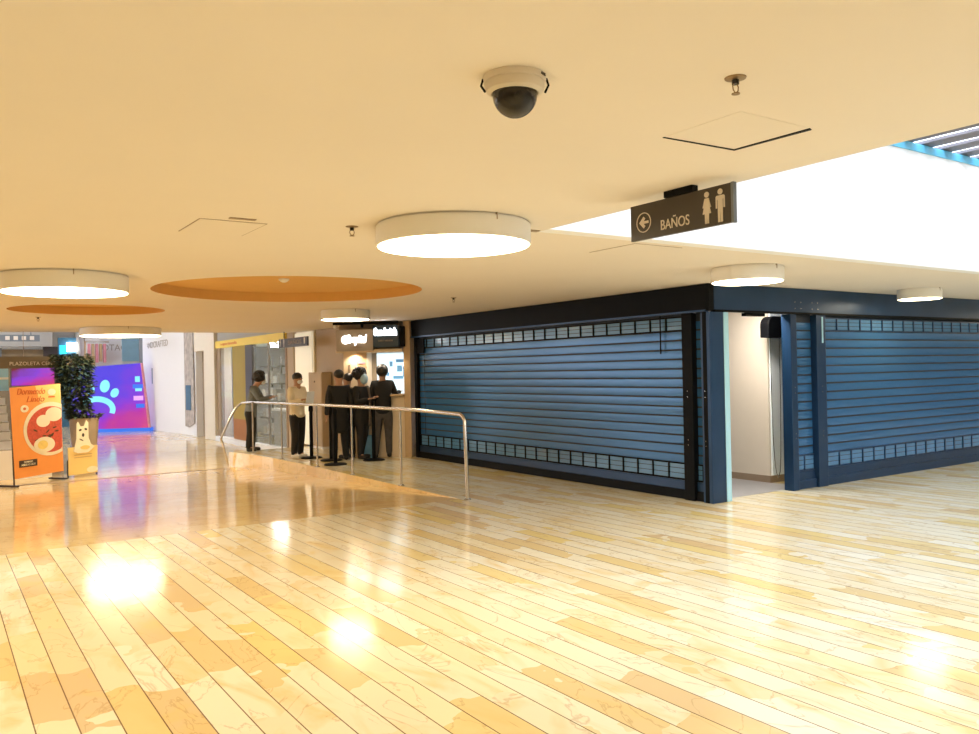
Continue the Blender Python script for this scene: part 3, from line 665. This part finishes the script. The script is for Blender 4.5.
# far left store walls, seen under the ceiling edge
struct(MB().box(6.55, 32.3, LZ, 7.2, 33.6, 4.6).build('wall_dark_pier', 'slate'))
t = thing('store_wall', 'white store front with grey lettering behind the violet screen', 'store front', (4.9, 36.5, LZ))
MB().box(0, 0, 0, 2.6, .2, 4.4).build('panel', 'white', t)
text('letters', 'OTACE', .36, t, 'greyink', 1.35, -.01, 3.1, width=1.1)
MB().box(1.55, -.06, 2.55, 2.45, -.01, 4.0).build('blue_banner', 'skyblue', t)
t = thing('goods_display', 'pink and brown goods hanging in a white store window', 'display', (4.9, 36.0, LZ))
for i in range(5): MB().box(.22+.14*i, 0, 2.5+.04*(i % 2), .32+.14*i, .12, 3.25).build('hanging_item', 'pink' if i % 2 == 0 else 'wood', t)
MB().box(.1, .02, 3.3, 1.0, .1, 3.36).build('rail', 'steel', t); MB().box(.1, .02, 0, .15, .1, 3.36).build('upright', 'wood', t)
t = thing('store_front', 'grey and brown store front at the far left under a light beam', 'store front', (-1.0, 36.5, LZ))
MB().box(0, 0, 0, 4.6, .2, 3.05).build('wall', 'brownwall', t)
MB().box(0, -.3, 3.15, 4.9, .2, 4.5).build('bulkhead', 'greywall', t)
MB().box(4.6, -.1, 0, 5.2, .2, 3.15).build('dark_opening', 'ink', t)
MB().box(5.1, -.2, 0, 5.75, -.12, 3.5).build('blue_column', 'bluepic', t)
MB().box(5.75, -.2, 0, 5.87, .2, 4.5).build('pier', 'greywall', t)
MB().box(5.15, -.3, 2.85, 5.4, -.21, 3.2).build('cyan_light', 'cyan', t)
MB().box(5.4, -.32, 2.95, 5.75, -.21, 3.3).build('white_light', 'glow', t)
MB().box(2.5, -.05, 2.6, 3.2, 0, 3.1).build('grey_panel', 'slate', t)
t = thing('direction_sign', 'slate overhead sign with small symbols at the far left top', 'sign', (1.2, 34.5, 2.98))
MB().box(0, 0, 0, 2.1, .08, .24).build('panel', 'slate', t)
for i in range(4): MB().box(1.0+.26*i, -.01, .05, 1.14+.26*i, 0, .19).build('symbol', 'signink', t)
MB().box(.2, .03, .24, .24, .06, 2.2).build('hanger', 'slate', t); MB().box(1.8, .03, .24, 1.84, .06, 2.2).build('hanger', 'slate', t)
t = thing('plaza_sign', 'long taupe hanging sign reading PLAZOLETA CENTRAL above the posters', 'sign', (.0, 18.75, 1.815))
MB().box(0, 0, 0, 2.80, .05, .235).build('panel', 'darksign', t)
text('lettering', 'PLAZOLETA CENTRAL', .10, t, 'signink', 1.75, -.004, .09, width=.98)
for u in (2.3, 2.47, 2.63): MB().prism_xz([(u-.035, .07), (u+.035, .07), (u, .16)], -.006, -.001).build('symbol', 'signink', t)
for u in (.3, 1.5, 2.6): MB().box(u, .02, .235, u+.012, .032, CZ-1.815+.02).build('hanger', 'taupe', t)

# violet LED screen
def on(x): return x
L0, R0 = Vector((4.14, 31.6)), Vector((6.22, 30.6))
dv = R0-L0; W = dv.length; ang = math.atan2(dv.y, dv.x)
t = thing('led_screen', 'large violet and blue screen with a cyan paw print', 'screen', (L0.x, L0.y, LZ), ang)
MB().prism_xz([(-.25, .12), (W, .12), (W-.22, 2.38), (-.15, 2.24)], 0, .12).build('display', 'screen', t)
MB().prism_xz([(W, .12), (W+.06, .12), (W-.17, 2.38), (W-.22, 2.38)], -.005, .14).build('side_edge', 'pink', t)
MB().box(-.25, .02, 0, W+.06, .4, .12).build('base', 'pawblue', t)
def ell(cx, cz, rx, rz, rot=0, n=24):
    return [(cx+rx*math.cos(a)*math.cos(rot)-rz*math.sin(a)*math.sin(rot), cz+rx*math.cos(a)*math.sin(rot)+rz*math.sin(a)*math.cos(rot)) for a in [2*PI*i/n for i in range(n)]]
pw = MB(); pw.prism_xz(ell(.90, 1.60, .16, .22, -.2), -.012, 0); pw.prism_xz(ell(1.22, 1.36, .13, .17, -.5), -.012, 0)
n = 18; o_ = []
cx, cz = .62, .80
outer = [(cx+.62*math.cos(a), cz+.46*math.sin(a)) for a in [PI*(i/n)*1.12-.12*PI for i in range(n+1)]]
inner = [(cx+.44*math.cos(a), cz+.28*math.sin(a)-.02) for a in [PI*(i/n)*1.12-.12*PI for i in range(n+1)]]
b = pw
for i in range(n):
    q = [outer[i], outer[i+1], inner[i+1], inner[i]]; b.prism_xz(q, -.012, 0)
pw.prism_xz(ell(.42, 1.52, .14, .2, .2), -.012, 0)
pw.build('paw_print', 'paw', t)
MB().prism_xz(ell(.40, 1.52, .09, .13, .2), -.016, -.012).build('paw_shade', 'pawblue', t)
for (u, z, a, c, m_) in ((1.95-.05, 1.72, .16, .2, 'paw'), (1.82, 1.5, .34, .14, 'pawblue'), (1.9, 1.40, .22, .10, 'paw'), (1.84, 1.08, .32, .16, 'pawpink'), (1.92, .82, .28, .14, 'pawblue')):
    MB().box(u, -.012, z, u+a, 0, z+c).build('graphic', m_, t)
t = thing('led_screen', 'small magenta screen on a stand behind the orange poster', 'screen', (1.55, 22.5, LZ))
MB().box(0, 0, 1.75, .90, .06, 2.18).build('display', 'screen2', t)
MB().box(-.02, .03, 1.73, .92, .09, 2.20).build('frame', 'greydark', t); MB().box(.42, .03, 0, .48, .09, 1.73).build('stand', 'greydark', t); MB().box(.2, -.1, 0, .7, .2, .03).build('foot', 'greydark', t)

# orange poster stand
DZ = LZ+.02
pa = math.atan2(17.22-16.58, 1.97-1.14)
t = thing('poster_stand', 'tall orange restaurant poster with a bowl of red pasta and eggs', 'poster stand', (1.19, 16.62, -.285), pa)
PW, PB, PT = 1.05, .14, 1.79
S = lambda u, y: (u, y)
MB().prism_xz([(-.02, .14), (1.03, .06+.10), (.98, PT), (-.10, PT-.05)], .0, .012).build('sheet', 'orange', t)
MB().prism_xz([(.52, 1.45), (.995, 1.38), (.98, PT-.005), (.42, PT-.03)], -.003, 0).build('yellow_corner', 'yellow', t)
def clipc(cx, cz, rx, rz, xm, n=40): return [(min(p[0], xm), p[1]) for p in ell(cx, cz, rx, rz, 0, n)]
MB().prism_xz(clipc(.74, .97, .58, .49, 1.0), -.006, -.003).build('bowl_rim', 'cream', t)
MB().prism_xz(clipc(.74, .96, .51, .42, .995), -.009, -.006).build('pasta', 'red', t)
MB().prism_xz(clipc(.58, 1.12, .15, .11, .99), -.013, -.009).build('egg', 'cream', t)
MB().prism_xz(clipc(.82, 1.23, .19, .13, .99), -.013, -.009).build('cheese', 'cream', t)
MB().prism_xz(clipc(.60, .69, .23, .14, .99), -.013, -.009).build('egg', 'cream', t)
MB().prism_xz(clipc(.56, .69, .11, .08, .99), -.016, -.013).build('yolk', 'yolk', t)
gs = MB()
for i in range(14): gs.prism_xz(ell(random.uniform(.4, .9), random.uniform(.75, 1.0), .05, .014, random.uniform(-.7, .7), 8), -.012, -.009)
gs.build('herbs', 'stem', t)
MB().prism_xz(ell(.19, 1.36, .085, .065), -.006, -.003).build('egg_slice', 'cream', t); MB().prism_xz(ell(.19, 1.36, .03, .025), -.009, -.006).build('egg_slice_yolk', 'rust', t)
MB().prism_xz(ell(.78, 1.64, .09, .06), -.008, -.004).build('cup', 'cream', t); MB().box(.71, -.008, 1.54, .85, -.003, 1.565).build('saucer', 'rust', t)
text('script_lettering', 'Dormendo', .16, t, 'rust', .33, -.004, 1.66, width=.60, shear=.3)
text('script_lettering', 'Lindo', .15, t, 'rust', .42, -.004, 1.52, width=.38, shear=.3)
MB().box(.06, -.006, .33, .44, -.002, .45).build('label_box', 'ink', t)
text('label_lettering', 'DOMINGO', .05, t, 'cream', .25, -.008, .415, width=.18); text('label_lettering', 'ABIERTO HOY', .05, t, 'cream', .25, -.008, .365, width=.3)
for (u0, u1) in ((-.07, -.02), (1.04, 1.04)): MB().tube([(u1, .03, .0), (u0 if u0 < 0 else 1.0, .03, PT-.03)], .014, 8).build('upright', 'steel' if u0 > 0 else 'greydark', t)
for u in (-.02, 1.04): MB().box(u-.03, -.05, 0, u+.03, .35, .03).build('foot', 'ink', t)
t2 = thing('barrier_panel', 'white low panel partly hidden behind the orange poster', 'panel', (.0, 18.1, LZ))
MB().box(.2, 0, .0, 1.9, .04, .55).build('sheet', 'white', t2)

# stairs at the far left edge
t = thing('white_steps', 'white steps with thin treads at the far left edge of the hall', 'steps', (-2.6, 18.3, LZ))
for i in range(9): MB().box(0, .3*i, 0, 3.9, .3*i+.3, .17*(i+1)).build('step', 'white', t)
for i in range(9): MB().box(0, .3*i-.012, .17*(i+1)-.02, 3.9, .3*i, .17*(i+1)).build('nosing', 'greywall', t)
t = thing('blue_poster', 'pale blue picture panel above the white steps at the left edge', 'picture', (-.3, 21.2, 1.35))
MB().box(0, 0, 0, 1.7, .05, .75).build('sheet', 'skyblue', t); MB().box(.0, -.01, .25, 1.7, -.001, .3).build('bar', 'white', t); MB().box(.2, .01, -.15, .24, .04, .0).build('leg', 'greydark', t)

# planter with tall plant, and yellow board
px, py = 2.50, 18.25
t = thing('potted_plant', 'tall dark leafy plant in a tapered brown planter before the violet screen', 'plant', (px, py, LZ))
MB().lathe([(.19, 0), (.27, 1.06), (.27, 1.10), (.24, 1.10), (.23, 1.04)], 28).build('planter', 'pot', t, smooth=True)
MB().lathe([(.23, 1.02), (.20, 1.05)], 24).build('soil', 'stem', t)
MB().tube([(0, 0, 1.05), (-.05, 0, 1.5), (-.12, 0, 2.1)], .025, 8).build('trunk', 'stem', t)
for mname, cnt, seed in (('leaf', 1500, 1), ('leafblue', 420, 2)):
    rnd = random.Random(seed); f = MB()
    for i in range(cnt):
        z = rnd.uniform(1.08, 2.36); tt = (z-1.08)/1.28
        wr = (.20 if tt < .35 else .28 if tt < .75 else .34) if mname == 'leaf' else .30
        if mname == 'leafblue' and tt < .45: z += .6
        cxx = -.07-.16*tt; a = rnd.uniform(0, 2*PI); rr = wr*math.sqrt(rnd.random())
        if z < 1.2: cxx = .0; rr = .27*math.sqrt(rnd.random())
        c0 = Vector((cxx+rr*math.cos(a), .8*rr*math.sin(a), z)); d = Vector((math.cos(a), math.sin(a), rnd.uniform(-.5, .6))).normalized(); s_ = d.cross(Vector((rnd.uniform(-.3, .3), 0, 1))).normalized()
        l = rnd.uniform(.08, .15); wv = l*.3
        vs_ = [f.bm.verts.new(c0), f.bm.verts.new(c0+d*l*.5+s_*wv+Vector((0, 0, .01))), f.bm.verts.new(c0+d*l+Vector((0, 0, -.02))), f.bm.verts.new(c0+d*l*.5-s_*wv+Vector((0, 0, .01)))]
        f.bm.faces.new(vs_)
    f.build('foliage', mname, t)
ya = math.atan2(17.80-17.50, 2.66-2.12)
t = thing('dog_board', 'low yellow board with a white cut-out dog in front of the planter', 'display board', (2.12, 17.48, LZ), ya)
MB().prism_xz([(0, .05), (.62, .05), (.62, .30), (.63, .58), (-.01, .58), (0, .30)], 0, .02).build('board', 'paleyellow', t)
dog = [(.10, .50), (.16, .72), (.17, 1.02), (.20, 1.06), (.25, .97), (.33, .97), (.38, 1.08), (.42, 1.03), (.42, .74), (.47, .62), (.55, .56), (.40, .46), (.18, .46)]
MB().prism_xz(dog, -.02, -.002).build('dog_cutout', 'cream', t)
MB().prism_xz(ell(.24, .90, .03, .02, .4), -.024, -.02).build('eye', 'ink', t); MB().prism_xz(ell(.36, .91, .03, .02, -.4), -.024, -.02).build('eye', 'ink', t)
MB().prism_xz(ell(.30, .80, .025, .035), -.024, -.02).build('nose', 'ink', t); MB().prism_xz(ell(.26, .71, .05, .01, -.5), -.024, -.02).build('mouth', 'ink', t)
MB().prism_xz(ell(.34, .56, .10, .04), -.026, -.021).build('scarf', 'yellow', t)
MB().prism_xz(ell(.50, .12, .12, .06), -.006, -.001).build('white_patch', 'cream', t)
for z in (.42, .37): MB().box(.12, -.004, z, .5, -.001, z+.012).build('text_line', 'wood', t)
for u in (.0, .62): MB().box(u-.012, .02, 0, u+.012, .04, .34).build('leg', 'greydark', t)

# ------------------------------------------------------------------ people
def skin_mesh(verts, edges, radii, root=0, sub=2):
    bm = bmesh.new(); lay = bm.verts.layers.skin.verify(); vv = [bm.verts.new(p) for p in verts]
    for i, v_ in enumerate(vv):
        r = radii[i]; v_[lay].radius = r if isinstance(r, tuple) else (r, r)
        v_[lay].use_root = (i == root)
    for a, c in edges: bm.edges.new((vv[a], vv[c]))
    me = bpy.data.meshes.new('sk'); bm.to_mesh(me); bm.free()
    o = bpy.data.objects.new('sk', me); C.objects.link(o)
    m1 = o.modifiers.new('s', 'SKIN'); m1.use_smooth_shade = True
    m2 = o.modifiers.new('u', 'SUBSURF'); m2.levels = sub; m2.render_levels = sub
    bpy.context.view_layer.update()
    out = bpy.data.meshes.new_from_object(o.evaluated_get(bpy.context.evaluated_depsgraph_get()))
    bpy.data.objects.remove(o); return out
class SK:
    def __init__(s): s.v = []; s.e = []; s.r = []
    def add(s, p, r, link=None):
        s.v.append(tuple(p)); s.r.append(r); i = len(s.v)-1
        if link is not None: s.e.append((link, i))
        return i
    def chain(s, pts, link=None):
        for p, r in pts: link = s.add(p, r, link)
        return link
    def obj(s, name, m, parent, sub=2):
        me = skin_mesh(s.v, s.e, s.r, 0, sub); me.materials.clear(); me.materials.append(M[m]); me.name = name
        o = bpy.data.objects.new(name, me); C.objects.link(o); o.parent = parent; return o

def person(label, loc, rz, H, armL, armR, top='cloth_black', pants='cloth_black', shoe='shoe_black', hair='short', lean=0.0, nod=0.0, stance=.10, legs=((0, 0), (0, 0)), long=0.0, mask=True, visor=False, sleeves=True):
    """faces local -y. arms: (elbow offset, hand offset) from the shoulder, metres at H=1.7"""
    k_ = H/1.7
    t = thing('person', label, 'person', loc, rz); t.scale = (k_, k_, k_)
    L_ = lambda z: -lean*max(0, z-.9)        # forward shift of the torso
    hip = Vector((0, 0, .92)); wst = Vector((0, L_(1.08), 1.08)); chest = Vector((0, L_(1.28), 1.28)); nk = Vector((0, L_(1.42), 1.42)); hd0 = Vector((0, L_(1.5)-nod*.05, 1.50))
    hc = Vector((0, L_(1.6)-nod*.12, 1.60-nod*.03)); ht = Vector((0, L_(1.66)-nod*.14, 1.655-nod*.05))
    sh = {q: Vector((q*.17, L_(1.38), 1.38)) for q in (-1, 1)}
    arms = {}
    for q, (e, h) in ((-1, armL), (1, armR)):
        el = sh[q]+Vector((q*e[0], e[1], e[2])); ha = sh[q]+Vector((q*h[0], h[1], h[2])); arms[q] = (el, ha)
    feet = {-1: legs[0], 1: legs[1]}
    s = SK()
    r0 = s.add(hip, (.135, .10)); c_ = s.chain([(wst, (.12, .09)), (chest, (.15, .10)), (nk, (.055, .055)), (hd0, (.062, .07)), (hc, (.076, .092)), (ht, (.062, .075))], r0)
    head_i = c_-1
    s.add(hc+Vector((0, -.105, -.005)), .014, head_i)
    for q in (-1, 1): s.add(hc+Vector((q*.088, .01, -.01)), .014, head_i)
    for q in (-1, 1):
        el, ha = arms[q]
        a = s.chain([(sh[q], .052), (el, .038), (el.lerp(ha, .85), .026)], r0+2)
        d = (ha-el).normalized(); side = d.cross(Vector((0, 0, 1)))
        if side.length < .2: side = Vector((0, 1, 0))
        side.normalize()
        palm = s.add(ha, (.034, .02), a)
        for fi, ln in enumerate((.062, .072, .068, .052)):
            off = side*((fi-1.5)*.019)
            s.chain([(ha+off+d*.045, .0095), (ha+off*1.05+d*(.045+ln*.6)+Vector((0, 0, -.008)), .0088), (ha+off*1.05+d*(.04+ln*.95)+Vector((0, 0, -.024)), .0078)], palm)
        s.chain([(ha-side*.035+d*.01, .011), (ha-side*.052+d*.045+Vector((0, 0, -.01)), .0095)], palm)
        fx, fy = feet[q]
        kn = Vector((q*(stance*.95+.0)+fx*.5, fy*.5-.02, .50)); an = Vector((q*stance+fx, fy+.02, .09))
        s.chain([(Vector((q*.09, 0, .84)), .082), (kn, .055), (an, .036), (an+Vector((q*.012, -.13, -.055)), .03)], r0)
    s.obj('body', 'skin', t)
    # top
    s = SK(); r_ = s.add(Vector((0, 0, .79-long)), (.205, .17)); r0 = s.add(hip+Vector((0, 0, -.02)), (.172, .138), r_)
    c_ = s.chain([(wst, (.165, .13)), (chest, (.185, .135)), (nk+Vector((0, 0, -.02)), (.08, .08))], r0)
    for q in (-1, 1):
        el, ha = arms[q]
        s.chain([(sh[q], .078), (el, .060)]+([(el.lerp(ha, .95), .048)] if sleeves else []), r0+2)
    s.obj('top', top, t)
    # trousers
    s = SK(); r0 = s.add(hip+Vector((0, 0, .06)), (.155, .12)); r0 = s.add(hip+Vector((0, 0, -.03)), (.155, .12), r0)
    for q in (-1, 1):
        fx, fy = feet[q]
        kn = Vector((q*(stance*.95)+fx*.5, fy*.5-.02, .50)); an = Vector((q*stance+fx, fy+.02, .14))
        s.chain([(Vector((q*.088, 0, .78)), .108), (kn, .082), (an, .066), (Vector((an.x, an.y, .045)), .062)], r0)
    s.obj('trousers', pants, t)
    for q in (-1, 1):
        fx, fy = feet[q]; an = Vector((q*stance+fx, fy+.02, .05))
        s = SK(); s.chain([(an+Vector((0, .05, .0)), .052), (an+Vector((q*.005, -.06, -.006)), .048), (an+Vector((q*.015, -.18, -.012)), .040)]); s.obj('shoe', shoe, t)
    # hair
    hb = MB()
    if hair == 'short':
        hb.ball(hc+Vector((0, .022, .045)), .105, (.92, 1.02, .86), 18)
    elif hair == 'curly':
        rnd = random.Random(5); hb.ball(hc+Vector((0, .03, .05)), .13, (1, 1, .9), 16)
        for i in range(110):
            a = rnd.uniform(0, 2*PI); e = rnd.uniform(-.35, 1.4); p = Vector((math.cos(a)*math.cos(e), math.sin(a)*math.cos(e), math.sin(e)))
            if p.y < -.35 and p.z < .45: continue
            hb.ball(hc+Vector((0, .03, .05))+p*.132, rnd.uniform(.026, .046), (1, 1, 1), 8)
    elif hair == 'bun':
        hb.ball(hc+Vector((0, .025, .04)), .103, (.92, 1.0, .88), 18); hb.ball(hc+Vector((0, .09, .13)), .045)
    elif hair == 'hood':
        hb.ball(hc+Vector((0, .03, .03)), .122, (.95, 1.02, 1.0), 22)
    hb.build('hair', 'hair', t, smooth=True)
    fo = MB()
    for q in (-1, 1): fo.ball(hc+Vector((q*.032, -.088, .012)), .011, (1.2, .6, .8), 8)
    fo.build('eyes', 'ink', t, smooth=True)
    MB().ball(hc+Vector((0, -.086, -.085)), .022, (1.1, .4, .35), 8).build('mouth', 'rust', t)
    if mask: MB().ball(hc+Vector((0, -.055, -.055)), .062, (.98, .85, .75), 16).build('face_mask', 'mask', t, smooth=True)
    if visor: MB().ball(hc+Vector((0, -.07, -.03)), .10, (.9, .75, 1.1), 18).build('face_shield', 'visor', t, smooth=True)
    return t
dn = ((.05, .02, -.28), (.07, -.02, -.54))            # relaxed arm
ph = ((.04, -.03, -.27), (-.08, -.26, -.20))          # holding something in front
# facing: angle 0 looks to -Y (toward the viewer side); +pi/2 looks to +X
p1 = person('person with curly black hair in a grey shirt leaning over the handrail', (5.50, 17.12, 0), math.radians(62), 1.60, ((.05, -.14, -.24), (-.02, -.36, -.20)), ((.05, -.14, -.24), (-.04, -.38, -.18)), top='cloth_grey', hair='curly', lean=.20, nod=.8, long=.08, legs=((0, .02), (0, -.03)))
p2 = person('woman in a cream blouse and black trousers looking down at a paper', (5.73, 15.05, 0), math.radians(22), 1.60, ph, ((.04, -.03, -.26), (-.10, -.24, -.22)), top='cloth_cream', shoe='shoe_white', hair='short', nod=.3, stance=.085)
o = MB().box(-.09, 0, -.16, .09, .006, .08).build('sheet_of_paper', 'mask'); o.location = (5.87, 14.72, 1.18); o.rotation_euler = (.2, 0, .35); tag(o, 'white sheet of paper held by the woman in the cream blouse', 'paper')
p3 = person('man in black seen from behind, foremost in the kiosk queue by the handrail', (6.18, 14.12, 0), math.radians(168), 1.63, dn, dn, hair='short', long=.30, stance=.11, mask=False)
p4 = person('person in black half hidden between the man in black and the visor wearer', (6.42, 14.28, 0), math.radians(200), 1.56, dn, ph, hair='short', long=.2)
p5 = person('person with curly hair, face shield and patterned scarf in the kiosk queue', (6.60, 14.06, 0), math.radians(28), 1.60, ph, ((.04, -.03, -.27), (-.06, -.24, -.18)), hair='curly', visor=True, long=.2, legs=((0, -.04), (.0, .05)))
s = SK(); s.chain([((.05, -.13, 1.42), (.035, .02)), ((.06, -.165, 1.2), (.045, .02)), ((.05, -.165, .95), (.045, .02)), ((.05, -.15, .62), (.05, .02))]); s.obj('scarf', 'cloth_check', p5)
p6 = person('person in black jacket and jeans reaching over the kiosk counter', (6.99, 13.96, 0), math.radians(150), 1.70, ((.06, -.08, -.22), (.14, -.34, -.16)), dn, pants='cloth_jeans', hair='hood', mask=False, legs=((.0, -.06), (.04, .08)), shoe='shoe_black')
t = thing('shopping_bag', 'blue plastic bag standing on the floor in the kiosk queue', 'bag', (6.78, 14.10, 0), -.5)
MB().prism_xz([(-.13, 0), (.13, 0), (.10, .42), (-.06, .42)], -.06, .06).build('bag_body', 'bag', t, bevel=.01)
MB().tube([(-.04, 0, .41), (-.02, 0, .52), (.04, 0, .52), (.07, 0, .41)], .008, 6).build('handle', 'mask', t, smooth=True)
